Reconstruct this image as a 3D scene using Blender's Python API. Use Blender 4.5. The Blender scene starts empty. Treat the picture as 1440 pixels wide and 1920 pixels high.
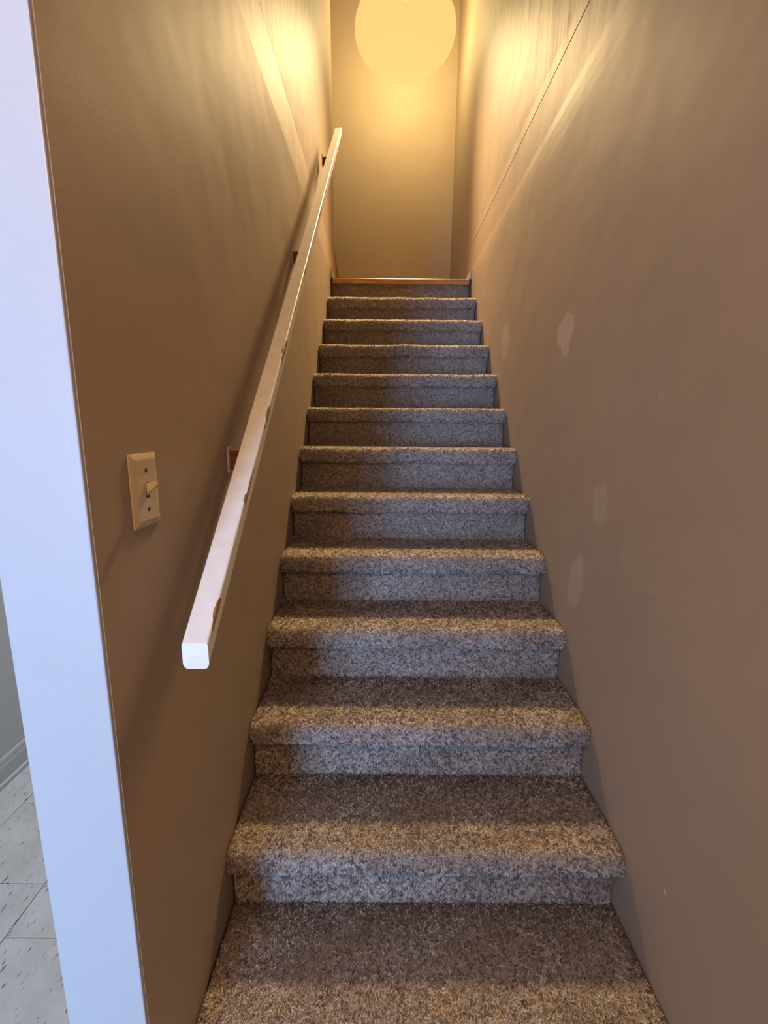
import bpy, bmesh, math
import numpy as np
from mathutils import Matrix, Vector

# ------------------------------------------------------------------ camera, world, lights, exposure
scene = bpy.context.scene
COL = scene.collection
EYE = 1.4437                                   # camera height above the tiled floor

cd_ = bpy.data.cameras.new('camera')
cam = bpy.data.objects.new('camera', cd_)
COL.objects.link(cam)
cd_.sensor_fit = 'VERTICAL'
cd_.sensor_height = 36.0
cd_.lens = 850.5 * 36.0 / 1920.0
cd_.clip_start = 0.02
_r = Vector((9.99969952e-01, 2.58452144e-05, 7.75207553e-03))
_d = Vector((0.00762247, -0.18539771, -0.982634))
_f = Vector((0.00141182, 0.98266357, -0.18539234))
cam.matrix_world = Matrix(((_r.x, -_d.x, -_f.x, -0.1123),
                           (_r.y, -_d.y, -_f.y, 0.0),
                           (_r.z, -_d.z, -_f.z, EYE),
                           (0, 0, 0, 1)))
scene.camera = cam

world = bpy.data.worlds.new('world')
scene.world = world
world.use_nodes = True
world.node_tree.nodes['Background'].inputs[0].default_value = (0.55, 0.72, 1.0, 1)
world.node_tree.nodes['Background'].inputs[1].default_value = 1.0

vs = scene.view_settings
vs.view_transform = 'Standard'
vs.look = 'None'
vs.exposure = 0.0
vs.gamma = 1.0
vs.use_curve_mapping = False


def light(name, kind, loc, energy, color, size=0.1, size_y=None, rot=(0, 0, 0)):
    ld = bpy.data.lights.new(name, kind)
    ld.energy = energy
    ld.color = color
    if kind == 'AREA':
        ld.shape = 'RECTANGLE'
        ld.size = size
        ld.size_y = size_y or size
    else:
        ld.shadow_soft_size = size
    o = bpy.data.objects.new(name, ld)
    o.location = loc
    o.rotation_euler = rot
    COL.objects.link(o)
    return o


# daylight entering through the glazed door behind the viewer, left
DOOR_X0, DOOR_X1, DOOR_Y = -1.85, -1.05, -3.00
dl = light('daylight_in_door', 'AREA', ((DOOR_X0 + DOOR_X1) / 2, DOOR_Y + 0.02, 1.02), 98.0,
      (0.30, 0.54, 1.0), DOOR_X1 - DOOR_X0 - 0.12, 1.80, (math.radians(90), 0, 0))
dl.data.spread = math.radians(115)
# added area light, brightens the lower hall from an unseen made-up window
light('added_hall_light', 'AREA', (-1.14, 2.94, 1.45), 17.0, (0.80, 0.90, 1.0), 0.6, 0.9, (math.radians(-90), 0, 0))
# warm ceiling bulb of the lower room
light('lower_room_bulb', 'POINT', (-0.40, -0.45, 2.18), 31.0, (1.0, 0.60, 0.33), 0.20)
# warm bulb inside the glass globe above the landing
LAMP = Vector((0.027, 4.08, 4.407))
light('landing_bulb', 'POINT', LAMP, 120.0, (1.0, 0.81, 0.40), 0.18)
# added spot that boosts the lamp's light down the stairs; no reflector there
sp = light('added_stair_spot', 'SPOT', LAMP + Vector((0, -0.06, -0.08)), 2250.0, (1.0, 0.71, 0.37), 0.19)
sp.data.spot_size = math.radians(56)
sp.data.spot_blend = 0.85
sp.rotation_euler = (Vector((0.0, 2.0, 1.25)) - LAMP).to_track_quat('-Z', 'Y').to_euler()


# ------------------------------------------------------------------ helpers
def bm_mesh(bm, name):
    me = bpy.data.meshes.new(name)
    bmesh.ops.recalc_face_normals(bm, faces=bm.faces)
    bm.to_mesh(me)
    bm.free()
    return me


def link(name, me, m, parent=None, loc=(0, 0, 0), smooth=False):
    o = bpy.data.objects.new(name, me)
    COL.objects.link(o)
    if m is not None and len(me.materials) == 0:
        me.materials.append(m)
    o.parent = parent
    o.location = loc
    if smooth:
        for p in me.polygons:
            p.use_smooth = True
    return o


def empty(name, loc):
    o = bpy.data.objects.new(name, None)
    o.empty_display_size = 0.05
    COL.objects.link(o)
    o.location = loc
    return o


def tag(o, label=None, cat=None, kind=None, group=None):
    if label: o['label'] = label
    if cat: o['category'] = cat
    if kind: o['kind'] = kind
    if group: o['group'] = group
    return o


def add_box(bm, x0, x1, y0, y1, z0, z1, bevel=0.0, seg=2):
    b = bmesh.new()
    vs_ = [b.verts.new((x, y, z)) for x in (x0, x1) for y in (y0, y1) for z in (z0, z1)]
    for f in ((0, 1, 3, 2), (4, 6, 7, 5), (0, 4, 5, 1), (2, 3, 7, 6), (0, 2, 6, 4), (1, 5, 7, 3)):
        b.faces.new([vs_[i] for i in f])
    if bevel:
        bmesh.ops.bevel(b, geom=b.edges[:], offset=bevel, segments=seg, affect='EDGES', profile=0.5)
    bmesh.ops.recalc_face_normals(b, faces=b.faces)
    t = bpy.data.meshes.new('tmp')
    b.to_mesh(t)
    b.free()
    bm.from_mesh(t)
    bpy.data.meshes.remove(t)


def box(name, x0, x1, y0, y1, z0, z1, m, parent=None, bevel=0.0, seg=2, loc=(0, 0, 0)):
    bm = bmesh.new()
    add_box(bm, x0, x1, y0, y1, z0, z1, bevel, seg)
    return link(name, bm_mesh(bm, name), m, parent, loc)


def prism_y(name, prof, y0, y1, m, parent=None, loc=(0, 0, 0), ny=1):
    """closed (x, z) profile extruded along Y"""
    bm = bmesh.new()
    rows = []
    for k in range(ny + 1):
        y = y0 + (y1 - y0) * k / ny
        rows.append([bm.verts.new((x, y, z)) for x, z in prof])
    n = len(prof)
    for k in range(ny):
        for i in range(n):
            j = (i + 1) % n
            bm.faces.new((rows[k][i], rows[k][j], rows[k + 1][j], rows[k + 1][i]))
    bm.faces.new(rows[0])
    bm.faces.new(rows[-1][::-1])
    return link(name, bm_mesh(bm, name), m, parent, loc)


def add_lathe(bm, prof, n=32, cx=0, cy=0):
    rows = []
    for r, z in prof:
        rows.append([bm.verts.new((cx + r * math.cos(2 * math.pi * k / n), cy + r * math.sin(2 * math.pi * k / n), z)) for k in range(n)])
    for a, b in zip(rows[:-1], rows[1:]):
        for k in range(n):
            bm.faces.new((a[k], a[(k + 1) % n], b[(k + 1) % n], b[k]))
    bm.faces.new(rows[0][::-1])
    bm.faces.new(rows[-1])


# ------------------------------------------------------------------ materials
class NT:
    def __init__(self, name):
        self.m = bpy.data.materials.new(name)
        self.m.use_nodes = True
        self.t = self.m.node_tree
        self.b = self.t.nodes['Principled BSDF']

    def n(self, kind, **kw):
        nd = self.t.nodes.new(kind)
        for k, v in kw.items():
            setattr(nd, k, v)
        return nd

    def l(self, a, b):
        self.t.links.new(a, b)

    def noise(self, vec, scale, detail=3, rough=0.55, dist=0.0):
        nd = self.n('ShaderNodeTexNoise')
        nd.inputs['Scale'].default_value = scale
        nd.inputs['Detail'].default_value = detail
        nd.inputs['Roughness'].default_value = rough
        nd.inputs['Distortion'].default_value = dist
        self.l(vec, nd.inputs['Vector'])
        return nd.outputs['Fac']

    def mapping(self, vec, scale=(1, 1, 1), loc=(0, 0, 0), rot=(0, 0, 0)):
        nd = self.n('ShaderNodeMapping')
        nd.inputs['Scale'].default_value = scale
        nd.inputs['Location'].default_value = loc
        nd.inputs['Rotation'].default_value = rot
        self.l(vec, nd.inputs['Vector'])
        return nd.outputs['Vector']

    def ramp(self, fac, stops, interp='LINEAR'):
        nd = self.n('ShaderNodeValToRGB')
        nd.color_ramp.interpolation = interp
        e = nd.color_ramp.elements
        while len(e) < len(stops):
            e.new(0.5)
        for el, (p, c) in zip(e, stops):
            el.position = p
            el.color = (c[0], c[1], c[2], 1) if len(c) == 3 else c
        self.l(fac, nd.inputs['Fac'])
        return nd.outputs['Color']

    def math(self, op, a, b=None, clamp=False):
        nd = self.n('ShaderNodeMath', operation=op, use_clamp=clamp)
        for i, v in enumerate((a, b)):
            if v is None: continue
            if isinstance(v, (int, float)):
                nd.inputs[i].default_value = v
            else:
                self.l(v, nd.inputs[i])
        return nd.outputs[0]

    def mix(self, fac, a, b):
        nd = self.n('ShaderNodeMix', data_type='RGBA')
        if isinstance(fac, (int, float)):
            nd.inputs['Factor'].default_value = fac
        else:
            self.l(fac, nd.inputs['Factor'])
        for s, v in (('A', a), ('B', b)):
            i = [k for k in nd.inputs if k.name == s and k.type == 'RGBA'][0]
            if isinstance(v, tuple):
                i.default_value = (v[0], v[1], v[2], 1)
            else:
                self.l(v, i)
        return [k for k in nd.outputs if k.type == 'RGBA'][0]

    def bump(self, h, strength, dist=0.01, normal=None):
        nd = self.n('ShaderNodeBump')
        nd.inputs['Strength'].default_value = strength
        nd.inputs['Distance'].default_value = dist
        self.l(h, nd.inputs['Height'])
        if normal is not None:
            self.l(normal, nd.inputs['Normal'])
        return nd.outputs['Normal']

    def obj(self):
        return self.n('ShaderNodeTexCoord').outputs['Object']


def simple(name, c, rough=0.5, metal=0.0, noise=0.06, scale=30):
    k = NT(name)
    f = k.noise(k.obj(), scale)
    k.l(k.mix(f, tuple(v * (1 - noise) for v in c), tuple(min(1, v * (1 + noise)) for v in c)), k.b.inputs['Base Color'])
    k.b.inputs['Roughness'].default_value = rough
    k.b.inputs['Metallic'].default_value = metal
    return k.m


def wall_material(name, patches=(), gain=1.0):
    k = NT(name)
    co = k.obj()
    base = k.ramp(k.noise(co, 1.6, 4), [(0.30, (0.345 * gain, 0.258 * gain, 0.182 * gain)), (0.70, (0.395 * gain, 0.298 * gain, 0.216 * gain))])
    fine = k.noise(co, 240, 2)
    base = k.mix(k.math('MULTIPLY', fine, 0.35), base, (0.30, 0.232, 0.172))
    # filler patches: slightly paler, irregular ovals
    wob = k.n('ShaderNodeTexNoise')
    wob.inputs['Scale'].default_value = 11
    k.l(co, wob.inputs['Vector'])
    sub = k.n('ShaderNodeVectorMath', operation='SUBTRACT')
    k.l(wob.outputs['Color'], sub.inputs[0])
    sub.inputs[1].default_value = (0.5, 0.5, 0.5)
    scl = k.n('ShaderNodeVectorMath', operation='SCALE')
    k.l(sub.outputs[0], scl.inputs[0])
    scl.inputs['Scale'].default_value = 0.06
    add = k.n('ShaderNodeVectorMath', operation='ADD')
    k.l(co, add.inputs[0])
    k.l(scl.outputs[0], add.inputs[1])
    mask = None
    for (y, z, ry, rz, tilt, amt, soft) in patches:
        mp = k.n('ShaderNodeMapping', vector_type='TEXTURE')
        mp.inputs['Location'].default_value = (0.5, y, z)
        mp.inputs['Rotation'].default_value = (tilt, 0, 0)
        mp.inputs['Scale'].default_value = (1, ry, rz)
        k.l(add.outputs[0], mp.inputs['Vector'])
        ln = k.n('ShaderNodeVectorMath', operation='LENGTH')
        k.l(mp.outputs[0], ln.inputs[0])
        mr = k.n('ShaderNodeMapRange')
        mr.interpolation_type = 'SMOOTHSTEP'
        mr.inputs['From Min'].default_value = 1.0 - soft
        mr.inputs['From Max'].default_value = 1.0 + soft
        mr.inputs['To Min'].default_value = amt
        mr.inputs['To Max'].default_value = 0.0
        k.l(ln.outputs['Value'], mr.inputs['Value'])
        mask = mr.outputs[0] if mask is None else k.math('MAXIMUM', mask, mr.outputs[0])
    if mask is not None:
        base = k.mix(mask, base, (0.62, 0.53, 0.44))
    k.l(base, k.b.inputs['Base Color'])
    k.b.inputs['Roughness'].default_value = 0.6
    k.b.inputs['Specular IOR Level'].default_value = 0.18
    # orange-peel plus trowel streaks above the floor line
    sep = k.n('ShaderNodeSeparateXYZ')
    k.l(co, sep.inputs[0])
    up = k.n('ShaderNodeMapRange')
    up.inputs['From Min'].default_value = 2.45
    up.inputs['From Max'].default_value = 2.85
    k.l(sep.outputs['Z'], up.inputs['Value'])
    streak = k.noise(k.mapping(co, (1, 7.0, 0.55)), 1.3, 4, 0.6, 0.3)
    streak = k.math('MULTIPLY', streak, up.outputs[0])
    n1 = k.bump(streak, 0.10, 0.05)
    wave = k.noise(co, 3.0, 2)
    n2 = k.bump(wave, 0.12, 0.05, n1)
    n3 = k.bump(k.noise(co, 330, 2), 0.10, 0.002, n2)
    k.l(n3, k.b.inputs['Normal'])
    return k.m


PATCHES = [  # y, z, radius_y, radius_z, tilt, amount, softness
    (1.628, 1.772, 0.072, 0.050, 0.15, 0.36, 0.06),
    (1.612, 1.722, 0.034, 0.052, 0.05, 0.36, 0.12),
    (1.265, 1.235, 0.045, 0.062, 0.0, 0.20, 0.30),
    (1.378, 0.965, 0.050, 0.090, 0.35, 0.24, 0.25),
    (2.430, 1.870, 0.090, 0.085, 0.0, 0.22, 0.12),
    (1.090, 1.130, 0.05, 0.03, 0.4, 0.05, 0.4),
]
M_WALL_R = wall_material('taupe_wall_paint_patched', PATCHES)
M_WALL = wall_material('taupe_wall_paint')
M_WALL_FAR = wall_material('taupe_lamplit_landing', (), 1.4)  # wall taupe lightened, so the colour carries part of the lamp's light
M_WHITE = simple('white_trim_paint', (0.44, 0.44, 0.437), 0.38, 0, 0.03, 14)
M_GREYWALL = simple('pale_grey_wall_paint', (0.46, 0.47, 0.45), 0.55, 0, 0.03, 6)
M_CEIL = simple('ceiling_white', (0.74, 0.72, 0.68), 0.8, 0, 0.03, 20)
M_CREAM = simple('cream_plastic', (0.56, 0.45, 0.26), 0.32, 0, 0.02, 20)
M_SLOT = simple('dark_recess', (0.012, 0.010, 0.009), 0.6)
M_BRACKET = simple('rusty_bracket_steel', (0.16, 0.045, 0.024), 0.45, 0.2, 0.4, 60)
M_PLATE = simple('painted_bracket_plate', (0.52, 0.44, 0.36), 0.45, 0.0, 0.2, 60)
M_GROUT = simple('tile_bed_grey', (0.10, 0.095, 0.085), 0.9)
M_DOORFRAME = simple('door_frame_white', (0.75, 0.75, 0.75), 0.4)
M_BRASS = simple('brass', (0.60, 0.42, 0.18), 0.3, 1.0)


def wood_material():
    k = NT('oak_wood')
    co = k.obj()
    g = k.noise(k.mapping(co, (1.5, 30, 30)), 4, 4, 0.6, 0.5)
    k.l(k.ramp(g, [(0.3, (0.30, 0.135, 0.04)), (0.55, (0.52, 0.27, 0.095)), (0.75, (0.62, 0.36, 0.14))]), k.b.inputs['Base Color'])
    k.b.inputs['Roughness'].default_value = 0.35
    return k.m


def rail_material():
    k = NT('white_rail_paint_chipped')
    co = k.obj()
    sep = k.n('ShaderNodeSeparateXYZ')
    k.l(co, sep.inputs[0])
    wob = k.noise(k.mapping(co, (60, 14, 60)), 1.0, 4, 0.65)
    edge = k.math('SUBTRACT', k.math('ADD', sep.outputs['X'], k.math('MULTIPLY', k.math('SUBTRACT', wob, 0.5), 0.012)), 0.0195)
    run_ = k.math('SUBTRACT', k.noise(k.mapping(co, (1, 3.1, 1), (0, 2.3, 0)), 1.9, 3), 0.555)
    side = k.math('MULTIPLY', k.math('MINIMUM', k.math('ADD', sep.outputs['Z'], 0.009), 0.0), 1.4)
    tot = k.math('ADD', k.math('ADD', k.math('MINIMUM', edge, 0.002), k.math('MULTIPLY', run_, 0.05)), side)
    mask = k.math('GREATER_THAN', tot, 0.0008)
    dirt = k.noise(co, 22, 4)
    white = k.ramp(dirt, [(0.3, (0.70, 0.65, 0.56)), (0.6, (0.78, 0.73, 0.64))])
    k.l(k.mix(mask, white, (0.33, 0.155, 0.055)), k.b.inputs['Base Color'])
    k.b.inputs['Roughness'].default_value = 0.34
    k.l(k.bump(k.noise(co, 40, 3), 0.12, 0.004), k.b.inputs['Normal'])
    return k.m


def tile_material():
    k = NT('vinyl_tile_flecked')
    tc = k.n('ShaderNodeTexCoord')
    oi = k.n('ShaderNodeObjectInfo')
    comb = k.n('ShaderNodeVectorMath', operation='ADD')
    k.l(tc.outputs['Object'], comb.inputs[0])
    sc = k.n('ShaderNodeVectorMath', operation='SCALE')
    k.l(oi.outputs['Location'], sc.inputs[0])
    sc.inputs['Scale'].default_value = 3.7
    k.l(sc.outputs[0], comb.inputs[1])
    co = comb.outputs[0]
    cloud = k.noise(co, 9, 4)
    base = k.ramp(cloud, [(0.3, (0.50, 0.475, 0.41)), (0.7, (0.62, 0.60, 0.53))])
    fl = k.noise(k.mapping(co, (120, 26, 1), rot=(0, 0, 0.22)), 1.0, 2, 0.5)
    m = k.ramp(fl, [(0.0, (1, 1, 1)), (0.30, (1, 1, 1)), (0.36, (0, 0, 0))])
    fl2 = k.noise(k.mapping(co, (90, 30, 1), (3, 7, 0), (0, 0, -0.15)), 1.0, 2, 0.5)
    m2 = k.ramp(fl2, [(0.0, (0, 0, 0)), (0.66, (0, 0, 0)), (0.72, (1, 1, 1))])
    base = k.mix(m, base, (0.17, 0.16, 0.14))
    base = k.mix(m2, base, (0.36, 0.33, 0.28))
    k.l(base, k.b.inputs['Base Color'])
    k.b.inputs['Roughness'].default_value = 0.33
    return k.m


def carpet_material(name, base_only=False):
    k = NT(name)
    oi = k.n('ShaderNodeObjectInfo')
    if base_only:
        k.l(k.ramp(k.noise(k.obj(), 260, 2), [(0.3, (0.22, 0.186, 0.160)), (0.7, (0.52, 0.455, 0.40))]), k.b.inputs['Base Color'])
    else:
        at = k.n('ShaderNodeAttribute', attribute_name='fleck')
        c = k.ramp(at.outputs['Fac'], [(0.0, (0.09, 0.072, 0.060)), (0.25, (0.33, 0.275, 0.235)),
                                       (0.55, (0.68, 0.60, 0.53)), (1.0, (0.95, 0.88, 0.81))])
        geo = k.n('ShaderNodeNewGeometry')
        blot = k.noise(geo.outputs['Position'], 6.5, 3)  # soft blotches: pile-direction shading put into the colour
        c = k.mix(k.ramp(blot, [(0.38, (0.0, 0.0, 0.0)), (0.66, (0.28, 0.28, 0.28))]), c, (0.24, 0.19, 0.155))
        k.l(c, k.b.inputs['Base Color'])
    k.b.inputs['Roughness'].default_value = 0.95
    k.b.inputs['Specular IOR Level'].default_value = 0.12
    if not base_only:                      # yarn lets some light through
        tl = k.n('ShaderNodeBsdfTranslucent')
        k.l(c, tl.inputs['Color'])
        mx = k.n('ShaderNodeMixShader')
        mx.inputs[0].default_value = 0.45
        k.l(k.b.outputs[0], mx.inputs[1])
        k.l(tl.outputs[0], mx.inputs[2])
        k.l(mx.outputs[0], k.t.nodes['Material Output'].inputs['Surface'])
    return k.m


def globe_material():
    k = NT('frosted_glass_globe')
    em = k.n('ShaderNodeEmission')
    em.inputs['Color'].default_value = (1.0, 0.70, 0.23, 1)
    em.inputs['Strength'].default_value = 1.05
    tr = k.n('ShaderNodeBsdfTransparent')
    tr.inputs['Color'].default_value = (1.0, 0.97, 0.92, 1)
    mx = k.n('ShaderNodeMixShader')
    mx.inputs[0].default_value = 0.65
    k.l(tr.outputs[0], mx.inputs[1])
    k.l(em.outputs[0], mx.inputs[2])
    k.l(mx.outputs[0], k.t.nodes['Material Output'].inputs['Surface'])
    return k.m


def pane_material():
    k = NT('door_glass')
    tr = k.n('ShaderNodeBsdfTransparent')
    gl = k.n('ShaderNodeBsdfGlossy')
    gl.inputs['Roughness'].default_value = 0.02
    mx = k.n('ShaderNodeMixShader')
    mx.inputs[0].default_value = 0.08
    k.l(tr.outputs[0], mx.inputs[1])
    k.l(gl.outputs[0], mx.inputs[2])
    k.l(mx.outputs[0], k.t.nodes['Material Output'].inputs['Surface'])
    return k.m


M_WOOD = wood_material()
M_RAIL = rail_material()
M_TILE = tile_material()
M_CARPET = carpet_material('carpet_pile_flecked')
M_BACKING = carpet_material('carpet_backing', True)
M_GLOBE = globe_material()
M_PANE = pane_material()

# ------------------------------------------------------------------ the setting
ST = dict(kind='structure')
Y_BACK = DOOR_Y            # back wall of the lower room
X_HALL = -1.651            # left wall of the lower hall
X_ROOM = -2.60             # left wall of the lower room
WALL_END = 0.591           # where the stair wall begins
ZC_LOW = 2.40              # lower ceiling
ZC_UP = 5.22               # upper ceiling
Z_LAND = 2.478
Y_LAND = 3.47
Y_LWALL = 3.94             # where the left stair wall ends on the landing
Y_FAR = 4.75
T = 0.13

# floor slab with individual vinyl tiles
fl = tag(box('floor', X_ROOM - 0.15, 0.62, Y_BACK - 0.1, 3.1, -0.12, -0.004, M_GROUT), 'pale flecked vinyl tile floor of the lower hall', kind='structure')
TS = 0.313
tile_meshes = {}
col_i = 0
xs = -1.185 - 5 * TS
while xs < 0.49:
    ph = {0: 1.361, 1: 1.204}[(col_i + 1) % 2]
    a0, a1 = max(xs, -2.6), min(xs + TS, 0.499)
    nrow0 = math.floor((Y_BACK - ph) / TS)
    for r in range(nrow0, 40):
        b0, b1 = max(ph + r * TS, Y_BACK), min(ph + (r + 1) * TS, 2.99)
        if b1 - b0 < 0.02 or a1 - a0 < 0.02:
            continue
        if b0 < -1.5 or (a1 <= X_HALL and b1 > 0.8):     # behind the viewer the slab stays plain
            continue
        pieces = [(a0, a1, b0, b1)]
        if a1 > -0.625:                                  # cut to fit the stair wall and the lowest riser
            pieces = [(a0, a1, b0, min(b1, 0.583))]
            if a0 < -0.65:
                pieces.append((a0, -0.632, max(b0, 0.583), b1))
            pieces.append((max(a0, -0.498), a1, max(b0, 0.583), min(b1, 0.756)))
        for (p0, p1, q0, q1) in pieces:
            if p1 - p0 < 0.015 or q1 - q0 < 0.015:
                continue
            key = (round(p1 - p0, 3), round(q1 - q0, 3))
            if key not in tile_meshes:
                bm = bmesh.new()
                w, h = key[0] / 2 - 0.0012, key[1] / 2 - 0.0012
                add_box(bm, -w, w, -h, h, -0.006, 0.0, 0.0008, 1)
                tile_meshes[key] = bm_mesh(bm, 'tile')
            link('tile', tile_meshes[key], M_TILE, fl, ((p0 + p1) / 2, (q0 + q1) / 2, 0))
    xs += TS
    col_i += 1

# stair walls: plumb below, leaning back over the old floor joint, plumb above
def left_profile():
    return [(-0.5, -0.02), (-0.5, 2.522), (-0.505, 2.60), (-0.514, 2.745), (-0.5136, 2.752), (-0.516, 2.760), (-0.535, ZC_UP), (-0.5 - T, ZC_UP), (-0.5 - T, -0.02)]


wl = tag(prism_y('wall_left', left_profile(), WALL_END, Y_LWALL, M_WALL), 'taupe painted stairwell wall behind the handrail', kind='structure')
prof_r = [(0.5, -0.02), (0.5, 2.44), (0.501, 2.48), (0.503, 2.52), (0.507, 2.56), (0.514, 2.738), (0.5143, 2.741), (0.5130, 2.743), (0.5160, 2.80), (0.530, ZC_UP), (0.66, ZC_UP), (0.66, -0.02)]
wr = tag(prism_y('wall_right', prof_r, Y_BACK, Y_FAR, M_WALL_R), 'long taupe stairwell wall with pale filler patches', kind='structure')

# end of the left wall, painted white
bm = bmesh.new()
add_box(bm, -0.5 - T, -0.5015, WALL_END - 0.006, WALL_END + 0.002, 0.0, ZC_LOW, 0.002, 2)
tag(link('trim_1', bm_mesh(bm, 'trim_1'), M_WHITE), 'bright white painted end face of the stair wall', kind='structure')

# lower hall and lower room
tag(box('wall_hall', X_HALL - 0.1, X_HALL, 0.80, 3.1, -0.02, ZC_LOW, M_GREYWALL), 'pale grey hall wall beyond the white wall end', kind='structure')
bm = bmesh.new()
WX0, WX1, WZ0, WZ1 = -1.50, -0.78, 0.95, 1.95
add_box(bm, X_HALL - 0.1, WX0, 3.0, 3.1, -0.02, ZC_LOW)
add_box(bm, WX1, -0.5 - T, 3.0, 3.1, -0.02, ZC_LOW)
add_box(bm, WX0, WX1, 3.0, 3.1, -0.02, WZ0)
add_box(bm, WX0, WX1, 3.0, 3.1, WZ1, ZC_LOW)
tag(link('wall_hall_end', bm_mesh(bm, 'wall_hall_end'), M_GREYWALL), kind='structure')
wn = tag(empty('added_window', ((WX0 + WX1) / 2, 3.04, WZ0)), 'unseen window added to brighten the lower hall', kind='structure')  # window put in out of view to go with the added hall light
hw_, hh_ = (WX1 - WX0) / 2, WZ1 - WZ0
bm = bmesh.new()
add_box(bm, -hw_, -hw_ + 0.05, -0.025, 0.025, 0, hh_, 0.003)
add_box(bm, hw_ - 0.05, hw_, -0.025, 0.025, 0, hh_, 0.003)
add_box(bm, -hw_ + 0.05, hw_ - 0.05, -0.025, 0.025, 0, 0.05, 0.003)
add_box(bm, -hw_ + 0.05, hw_ - 0.05, -0.025, 0.025, hh_ - 0.05, hh_, 0.003)
link('added_window_frame', bm_mesh(bm, 'added_window_frame'), M_DOORFRAME, wn)
box('pane', -hw_ + 0.05, hw_ - 0.05, -0.003, 0.003, 0.05, hh_ - 0.05, M_PANE, wn)
bb = [(X_HALL, 0.0), (X_HALL + 0.020, 0.0), (X_HALL + 0.020, 0.016), (X_HALL + 0.013, 0.022), (X_HALL + 0.013, 0.078),
      (X_HALL + 0.009, 0.088), (X_HALL + 0.009, 0.100), (X_HALL + 0.004, 0.110), (X_HALL, 0.112)]
tag(prism_y('baseboard_hall', bb, 0.80, 3.0, M_WHITE), 'white moulded baseboard along the lower hall wall', kind='structure')

tag(box('wall_room_left', X_ROOM - 0.1, X_ROOM, Y_BACK, 0.90, -0.02, ZC_LOW, M_GREYWALL), kind='structure')
tag(box('wall_room_return', X_ROOM, X_HALL - 0.1, 0.80, 0.90, -0.02, ZC_LOW, M_GREYWALL), kind='structure')
tag(box('added_shade_wall', -0.78, 0.5, -1.62, -1.50, 0.0, ZC_LOW, M_WALL), kind='structure')  # added unseen partition, placed to keep door light off the lowest steps' right
bm = bmesh.new()                                                     # back wall around the door opening
DZ = 2.06
add_box(bm, X_ROOM - 0.1, DOOR_X0, Y_BACK - 0.12, Y_BACK, -0.02, ZC_LOW)
add_box(bm, DOOR_X1, 0.66, Y_BACK - 0.12, Y_BACK, -0.02, ZC_LOW)
add_box(bm, DOOR_X0, DOOR_X1, Y_BACK - 0.12, Y_BACK, DZ, ZC_LOW)
tag(link('wall_back', bm_mesh(bm, 'wall_back'), M_GREYWALL), kind='structure')
dr = tag(empty('door_1', ((DOOR_X0 + DOOR_X1) / 2, Y_BACK - 0.06, 0)), 'glazed white outside door behind the viewer', kind='structure')
dw = (DOOR_X1 - DOOR_X0) / 2
bm = bmesh.new()
add_box(bm, -dw, -dw + 0.06, -0.03, 0.03, 0, DZ, 0.004)
add_box(bm, dw - 0.06, dw, -0.03, 0.03, 0, DZ, 0.004)
add_box(bm, -dw + 0.06, dw - 0.06, -0.03, 0.03, 0, 0.10, 0.004)
add_box(bm, -dw + 0.06, dw - 0.06, -0.03, 0.03, DZ - 0.08, DZ, 0.004)
link('door_frame', bm_mesh(bm, 'door_frame'), M_DOORFRAME, dr)
box('pane', -dw + 0.06, dw - 0.06, -0.004, 0.004, 0.10, DZ - 0.08, M_PANE, dr)

tag(box('ceiling_lower', X_ROOM - 0.1, 0.5, Y_BACK - 0.12, 0.50, ZC_LOW, ZC_LOW + 0.1, M_CEIL), kind='structure')
tag(box('ceiling_hall', X_ROOM - 0.1, -0.5 - T, 0.50, 3.1, ZC_LOW, ZC_LOW + 0.1, M_CEIL), kind='structure')
tag(box('wall_above_header', -0.63, 0.53, 0.38, 0.50, ZC_LOW + 0.1, ZC_UP, M_WALL), kind='structure')
tag(box('wall_left_header', -0.63, -0.538, 0.50, WALL_END, ZC_LOW, ZC_UP, M_WALL), kind='structure')
tag(box('ceiling_upper', -2.7, 0.66, 0.38, Y_FAR + 0.1, ZC_UP, ZC_UP + 0.1, M_CEIL), kind='structure')

# landing
tag(box('floor_landing', -2.6, 0.5, Y_LAND + 0.06, Y_FAR, 2.36, Z_LAND - 0.001, M_WOOD), kind='structure')
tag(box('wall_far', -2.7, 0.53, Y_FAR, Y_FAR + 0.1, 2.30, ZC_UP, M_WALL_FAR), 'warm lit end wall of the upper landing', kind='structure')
tag(box('wall_landing_side', -2.7, -0.5 - T, Y_LWALL - 0.1, Y_LWALL, 2.30, ZC_UP, M_WALL), kind='structure')
tag(box('wall_landing_end', -2.7, -2.6, Y_LWALL, Y_FAR, 2.30, ZC_UP, M_WALL), kind='structure')
def lbase(s):
    x = s * 0.5
    return [(x - s * 0.0, Z_LAND), (x - s * 0.020, Z_LAND), (x - s * 0.016, Z_LAND + 0.02), (x - s * 0.009, Z_LAND + 0.052), (x - s * 0.004, Z_LAND + 0.062), (x + s * 0.002, Z_LAND + 0.062)]
tag(prism_y('baseboard_right', lbase(1), Y_LAND + 0.004, Y_FAR, M_WHITE), 'small white baseboard stub at right end of the top edge', kind='structure')
tag(prism_y('baseboard_left', lbase(-1), Y_LAND + 0.004, Y_LWALL, M_WHITE), 'small white baseboard stub at left end of the top edge', kind='structure')
# brown strip as the shadow edge on the left wall's end, following its lean
pr = [(-0.492, Z_LAND), (-0.468, Z_LAND), (-0.486, 2.63), (-0.512, 2.795), (-0.524, 2.795), (-0.505, 2.63)]
tag(prism_y('shadow_strip', pr, Y_LWALL - 0.004, Y_LWALL + 0.012, M_WOOD), 'thin brown strip for the shadow along the landing wall edge', kind='structure')

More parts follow.
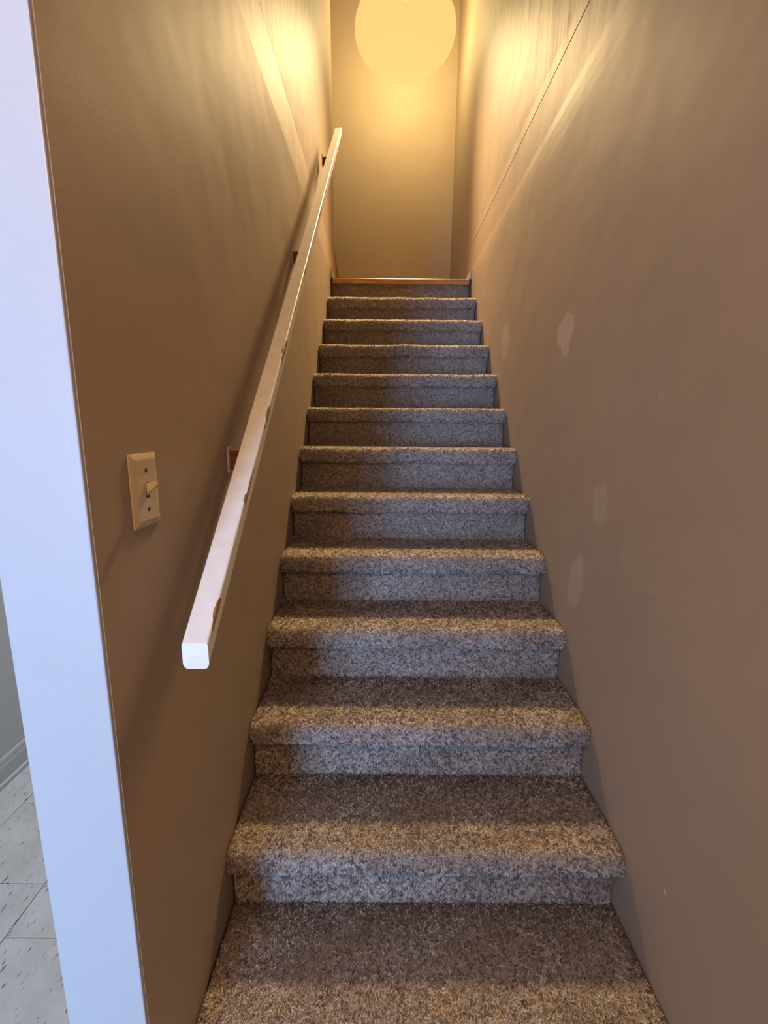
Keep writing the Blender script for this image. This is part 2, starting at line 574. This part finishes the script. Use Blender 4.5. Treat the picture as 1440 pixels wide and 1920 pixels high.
# ------------------------------------------------------------------ staircase
RUN, RISE, OVER = 0.2286, 0.18921, 0.0422
STAIR_Y = 0.9452 - RUN                      # front of the lowest nosing
STAIR_Z = 0.3968 - RISE                     # top of the lowest tread
stairs = tag(empty('staircase', (0, STAIR_Y, 0)), 'narrow straight staircase carpeted in flecked grey-beige pile between two walls', 'staircase')
HW = 0.4945


def nose_profile():
    """(y, z) from the back of the tread over the nosing and down the riser"""
    p = [(RUN + OVER, 0.0), (0.16, 0.0), (0.08, -0.0005), (0.045, -0.001)]
    R1 = 0.024
    for k in range(9):
        a = math.pi / 2 * k / 8
        p.append((R1 - R1 * math.sin(a), -0.001 - R1 + R1 * math.cos(a)))
    p += [(0.0015, -0.040)]
    R2 = 0.014
    for k in range(5):
        a = math.pi / 2 * k / 4
        p.append((0.0015 + R2 - R2 * math.cos(a), -0.046 - R2 * math.sin(a)))
    p += [(OVER - 0.008, -0.061), (OVER, -0.068), (OVER + 0.0015, -0.12), (OVER, -RISE)]
    return p


def resample(p, n):
    p = np.array(p)
    seg = np.hypot(*np.diff(p, axis=0).T)
    s = np.concatenate([[0], np.cumsum(seg)])
    t = np.linspace(0, s[-1], n)
    return np.stack([np.interp(t, s, p[:, 0]), np.interp(t, s, p[:, 1])], -1), s[-1]


def wob(seed):
    rng = np.random.default_rng(seed)
    ph = rng.uniform(0, 6.28, (6,))
    am = rng.uniform(0.0004, 0.0011, (6,))
    fr = rng.uniform(4, 34, (6,))
    def f(x):
        return sum(a * np.sin(q * x + h) for a, q, h in zip(am, fr, ph))
    return f


def step_meshes(seed, prof, HW=HW):
    w = wob(seed)
    rng = np.random.default_rng(seed + 50)
    # solid step
    nx = 40
    xs_ = np.linspace(-HW, HW, nx + 1)
    bm = bmesh.new()
    full = prof + [(prof[0][0], -RISE)]
    rows = []
    for x in xs_:
        row = []
        for (y, z) in full:
            k = math.exp(-((y - 0.0) / 0.05) ** 2) if z > -0.07 else 0.0
            row.append(bm.verts.new((x, y + 0.6 * w(x) * k, z + w(x + 3) * k)))
        rows.append(row)
    n = len(full)
    for a, b in zip(rows[:-1], rows[1:]):
        for i in range(n):
            j = (i + 1) % n
            f = bm.faces.new((a[i], a[j], b[j], b[i]))
            f.smooth = i < n - 3
    bm.faces.new(rows[0])
    bm.faces.new(rows[-1][::-1])
    solid = bm_mesh(bm, 'step')
    # pile: short leaning blades
    dens = 0.0027
    pts, L = resample(prof, 400)
    ns = int(L / dens)
    nxp = int(2 * HW / dens)
    S, XX = np.meshgrid((np.arange(ns) + 0.5) / ns, (np.arange(nxp) + 0.5) / nxp * 2 * HW - HW, indexing='ij')
    S = (S + rng.uniform(-0.6, 0.6, S.shape) / ns).clip(0.001, 0.999).ravel()
    XX = (XX + rng.uniform(-0.6, 0.6, XX.shape) * dens).clip(-HW + 0.001, HW - 0.001).ravel()
    t = np.linspace(0, 1, 400)
    Yp = np.interp(S, t, pts[:, 0]); Zp = np.interp(S, t, pts[:, 1])
    dy = np.gradient(pts[:, 0]); dz = np.gradient(pts[:, 1])
    ln = np.hypot(dy, dz); ty, tz = dy / ln, dz / ln
    TY = np.interp(S, t, ty); TZ = np.interp(S, t, tz)
    NY, NZ = TZ, -TY                       # outward normal of the travelled profile
    k = np.where(Zp > -0.07, np.exp(-(Yp / 0.05) ** 2), 0)
    Yp = Yp + 0.6 * w(XX) * k; Zp = Zp + w(XX + 3) * k
    N = len(S)
    # clumped lean field
    ang = rng.uniform(0, 2 * np.pi, N)
    lean = rng.uniform(0.2, 0.9, N)
    gx = 0.25 * np.sin(XX * 23 + 5 * S + seed) + 0.2 * np.sin(XX * 51 - 31 * S)
    gs = 0.45 + 0.25 * np.sin(XX * 17 + 13 * S + 2 * seed)
    lx = lean * np.cos(ang) + gx
    ls = lean * np.sin(ang) + gs
    h = rng.uniform(0.0045, 0.0085, N)
    tipd = np.stack([lx, ls * TY + NY, ls * TZ + NZ], -1)
    tipd /= np.linalg.norm(tipd, axis=1)[:, None]
    base = np.stack([XX, Yp - 0.0005 * NY, Zp - 0.0005 * NZ], -1)
    ba = rng.uniform(0, np.pi, N)
    wid = rng.uniform(0.0010, 0.0019, N)
    bd = np.stack([np.cos(ba), np.sin(ba) * TY, np.sin(ba) * TZ], -1) * wid[:, None]
    tip = base + tipd * h[:, None]
    tip[:, 0] = tip[:, 0].clip(-HW - 0.002, HW + 0.002)
    mid = base + tipd * (h * 0.62)[:, None]
    V = np.stack([base - bd, base + bd, mid + bd * 0.95, tip, mid - bd * 0.95], 1).reshape(-1, 3)
    idx = (np.arange(N) * 5)[:, None]
    F = (idx + np.arange(5)[None]).astype(np.int32)
    me = bpy.data.meshes.new('carpet_pile')
    me.vertices.add(len(V)); me.vertices.foreach_set('co', V.astype(np.float32).ravel())
    me.loops.add(F.size); me.loops.foreach_set('vertex_index', F.ravel())
    me.polygons.add(N)
    me.polygons.foreach_set('loop_start', (np.arange(N) * 5).astype(np.int32))
    me.polygons.foreach_set('loop_total', np.full(N, 5, np.int32))
    me.update(calc_edges=True)
    # fleck: neighbouring blades share a yarn colour
    cell = (np.floor((XX + HW) / 0.0060 + 0.5 * np.sin(S * 190)).astype(np.int64) * 7919 + np.floor(S * L / 0.0060).astype(np.int64) * 104729) % 65536
    yarn = np.random.default_rng(seed + 9).beta(0.75, 0.8, 65536)[cell]
    val = (0.74 * yarn + 0.26 * rng.uniform(0, 1, N)).clip(0, 1)
    a = me.attributes.new('fleck', 'FLOAT', 'FACE')
    a.data.foreach_set('value', val.astype(np.float32))
    me.materials.append(M_CARPET)
    return solid, me


variants = [step_meshes(s, nose_profile()) for s in (1, 2, 3)]
for i in range(12):
    solid, pile = variants[i % 3]
    st = link('carpeted_step', solid, M_BACKING, stairs, (0, i * RUN, STAIR_Z + i * RISE))
    tag(link('carpet_pile', pile, M_CARPET, st), kind='stuff')
# the carpeted riser under the landing
solid, pile = step_meshes(4, [(0.030, -0.036), (0.0, -0.037), (0.0, -0.10), (0.0, -RISE)], 0.486)
st = link('carpeted_riser', solid, M_BACKING, stairs, (0, 12 * RUN + 0.030, STAIR_Z + 12 * RISE))
tag(link('carpet_pile', pile, M_CARPET, st), kind='stuff')
# wooden landing edge
bm = bmesh.new()
add_box(bm, -0.488, 0.488, 0.0, 0.09, -0.036, 0.0, 0.006, 3)
tag(link('landing_nosing', bm_mesh(bm, 'landing_nosing'), M_WOOD, stairs, (0, 12 * RUN + 0.012, STAIR_Z + 12 * RISE)), 'varnished oak strip along the top edge')

# ------------------------------------------------------------------ handrail
RY0, RZ0 = 0.670, EYE - 0.341              # top edge of the lower end
RY1, RZ1 = 3.215, EYE + 1.822
slope = math.atan2(RZ1 - RZ0, RY1 - RY0)
RL = math.hypot(RZ1 - RZ0, RY1 - RY0)
RX = -0.5 + 0.068 + 0.021
hr = tag(empty('handrail', (RX, RY0, RZ0)), 'long white square handrail climbing the left wall on brown brackets', 'handrail')
hr.rotation_euler = (slope, 0, 0)
RW, RH = 0.021, 0.034
bm = bmesh.new()
sec = [(-RW + 0.003, 0.0), (RW - 0.003, 0.0), (RW - 0.001, -0.001), (RW, -0.003), (RW, -RH + 0.008)]
for k in range(1, 6):
    a = math.pi / 2 * k / 5
    sec.append((RW - 0.008 + 0.008 * math.cos(a), -RH + 0.008 - 0.008 * math.sin(a)))
sec += [(-x, z) for x, z in sec[::-1][:-2]]
sec = [(x, z) for i, (x, z) in enumerate(sec) if i == 0 or (x, z) != sec[i - 1]]
rows = []
ny = 60
for q in range(ny + 1):
    rows.append([bm.verts.new((x, RL * q / ny + (z * math.tan(slope) if q == 0 else 0), z)) for x, z in sec])
for a, b in zip(rows[:-1], rows[1:]):
    for i in range(len(sec)):
        j = (i + 1) % len(sec)
        bm.faces.new((a[i], a[j], b[j], b[i]))
bm.faces.new(rows[0]); bm.faces.new(rows[-1][::-1])
link('rail', bm_mesh(bm, 'rail'), M_RAIL, hr)


def rail_point(y):
    """height of the rail's underside, plumb, at y"""
    return RZ0 + (y - RY0) * math.tan(slope) - RH / math.cos(slope)


inv = (Matrix.Translation((RX, RY0, RZ0)) @ Matrix.Rotation(slope, 4, 'X')).inverted()
for by in (1.142, 2.05, 3.10):
    zu = rail_point(by)
    bk = empty('bracket', (0, 0, 0))
    bk.parent = hr
    bk.matrix_local = inv @ Matrix.Translation((-0.5, by, zu - 0.100))
    bm = bmesh.new()
    add_box(bm, 0.0, 0.004, -0.016, 0.016, -0.032, 0.032, 0.0015, 2)
    link('wall_plate', bm_mesh(bm, 'wall_plate'), M_PLATE, bk)
    bm = bmesh.new()                                   # curved arm from the plate up to the saddle
    path = [(0.004, 0.016), (0.030, 0.017), (0.058, 0.022), (0.076, 0.038), (0.086, 0.064), (0.089, 0.097)]
    rows = []
    for q, (x, z) in enumerate(path):
        a = path[max(q - 1, 0)]; b = path[min(q + 1, len(path) - 1)]
        tx, tz = b[0] - a[0], b[1] - a[1]
        m_ = math.hypot(tx, tz); tx, tz = tx / m_, tz / m_
        rr = 0.0065
        rows.append([bm.verts.new((x - tz * rr * math.cos(2 * math.pi * g / 10), rr * math.sin(2 * math.pi * g / 10), z + tx * rr * math.cos(2 * math.pi * g / 10))) for g in range(10)])
    for a, b in zip(rows[:-1], rows[1:]):
        for g in range(10):
            bm.faces.new((a[g], a[(g + 1) % 10], b[(g + 1) % 10], b[g]))
    bm.faces.new(rows[0]); bm.faces.new(rows[-1][::-1])
    web = [(0.003, -0.029), (0.003, 0.016), (0.040, 0.017), (0.078, 0.040), (0.070, 0.022), (0.040, -0.004)]
    wa = [bm.verts.new((x, -0.003, z)) for x, z in web]
    wb = [bm.verts.new((x, 0.003, z)) for x, z in web]
    bm.faces.new(wa); bm.faces.new(wb[::-1])
    for g in range(len(web)):
        j = (g + 1) % len(web)
        bm.faces.new((wa[g], wb[g], wb[j], wa[j]))
    link('bracket_arm', bm_mesh(bm, 'bracket_arm'), M_BRACKET, bk)
    bm = bmesh.new()                                   # saddle under the rail
    add_box(bm, -0.012, 0.012, -0.03, 0.03, -0.003, 0.0, 0.001, 1)
    sd = link('saddle', bm_mesh(bm, 'saddle'), M_BRACKET, bk, (RX + 0.5, 0, 0.100))
    sd.rotation_euler = (slope, 0, 0)
    for zz in (-0.022, 0.022):
        bm = bmesh.new()
        add_lathe(bm, [(0.0045, 0), (0.0040, 0.0015), (0.002, 0.002)], 12)
        sc_ = link('screw', bm_mesh(bm, 'screw'), M_BRACKET, bk, (0.004, 0, zz))
        sc_.rotation_euler = (0, math.pi / 2, 0)

# ------------------------------------------------------------------ light switch
sw = tag(empty('light_switch', (-0.5, 0.7275, 1.340)), 'cream toggle light switch on the taupe wall beside the white wall end', 'light switch')
bm = bmesh.new()
hy, hz = 0.0405, 0.0590
loops = []
for x, iy, iz in ((0.0, 0, 0), (0.0025, 0, 0), (0.0055, 0.008, 0.008), (0.0062, 0.0105, 0.0105)):
    loops.append([bm.verts.new((x, s * (hy - iy), t * (hz - iz))) for s, t in ((-1, -1), (1, -1), (1, 1), (-1, 1))])
for a, b in zip(loops[:-1], loops[1:]):
    for i in range(4):
        bm.faces.new((a[i], a[(i + 1) % 4], b[(i + 1) % 4], b[i]))
bm.faces.new(loops[0][::-1]); bm.faces.new(loops[-1])
bmesh.ops.bevel(bm, geom=bm.edges[:], offset=0.0006, segments=2, affect='EDGES')
link('cover_plate', bm_mesh(bm, 'cover_plate'), M_CREAM, sw)
box('toggle_slot', 0.0060, 0.0064, -0.0052, 0.0052, -0.0125, 0.0125, M_SLOT, sw)
bm = bmesh.new()                                        # toggle, flipped up
q0 = [(0.0064, -0.0040, -0.009), (0.0064, 0.0040, -0.009), (0.0064, 0.0040, 0.0115), (0.0064, -0.0040, 0.0115)]
q1 = [(0.0095, -0.0038, -0.004), (0.0095, 0.0038, -0.004), (0.0120, 0.0038, 0.0122), (0.0120, -0.0038, 0.0122)]
q2 = [(0.0235, -0.0032, 0.0085), (0.0235, 0.0032, 0.0085), (0.0225, 0.0032, 0.0160), (0.0225, -0.0032, 0.0160)]
vv = [[bm.verts.new(p) for p in q] for q in (q0, q1, q2)]
for a, b in zip(vv[:-1], vv[1:]):
    for i in range(4):
        bm.faces.new((a[i], a[(i + 1) % 4], b[(i + 1) % 4], b[i]))
bm.faces.new(vv[0][::-1]); bm.faces.new(vv[-1])
bmesh.ops.bevel(bm, geom=bm.edges[:], offset=0.0005, segments=2, affect='EDGES')
link('toggle', bm_mesh(bm, 'toggle'), M_CREAM, sw)
for zz in (-0.0315, 0.0315):
    bm = bmesh.new()
    add_lathe(bm, [(0.0034, 0.0), (0.0033, 0.0005), (0.0026, 0.0007)], 16)
    s_ = link('screw', bm_mesh(bm, 'screw'), M_SLOT, sw, (0.0061, 0, zz))
    s_.rotation_euler = (0, math.pi / 2, 0)

# ------------------------------------------------------------------ globe light above the landing
gl = tag(empty('ceiling_light', (LAMP.x, LAMP.y, ZC_UP)), 'glowing rounded glass globe lamp, widened to its bloom, hanging above the landing', 'lamp')
GR = 0.317
bm = bmesh.new()
bmesh.ops.create_uvsphere(bm, u_segments=48, v_segments=32, radius=GR)
for v in bm.verts:                      # flattened, and widened to take in the lamp's bloom
    v.co.x *= 0.385 / GR
    v.co.y *= 0.385 / GR
    v.co.z *= 0.25 / GR
GR = 0.25
link('glass_globe', bm_mesh(bm, 'glass_globe'), M_GLOBE, gl, (0, 0, LAMP.z - ZC_UP), True)
bm = bmesh.new()
add_lathe(bm, [(0.012, LAMP.z + GR - ZC_UP - 0.004), (0.012, -0.02)], 16)
link('stem', bm_mesh(bm, 'stem'), M_BRASS, gl, smooth=True)
bm = bmesh.new()
add_lathe(bm, [(0.075, 0.0), (0.075, -0.012), (0.055, -0.030), (0.014, -0.036)], 28)
link('canopy', bm_mesh(bm, 'canopy'), M_BRASS, gl)
bm = bmesh.new()
zt = LAMP.z + GR - ZC_UP
add_lathe(bm, [(0.055, zt - 0.012), (0.055, zt + 0.012), (0.02, zt + 0.03), (0.012, zt + 0.05)], 24)
link('collar', bm_mesh(bm, 'collar'), M_BRASS, gl)
# small blobs of filler and paint on the right wall
for (y, z, s) in ((1.72, 1.577, 0.004), (1.559, 1.556, 0.003), (1.032, 1.511, 0.004), (1.229, 1.212, 0.004), (0.975, 1.08, 0.004), (0.807, 0.462, 0.006), (1.139, 1.10, 0.003)):
    bm = bmesh.new()
    bmesh.ops.create_icosphere(bm, subdivisions=2, radius=s)
    for v in bm.verts:
        v.co.x *= 0.25
        v.co.z *= 1.3 + 0.5 * math.sin(v.co.y * 900)
    link('paint_blob', bm_mesh(bm, 'paint_blob'), M_WHITE, wr, (0.5008, y, z), True)
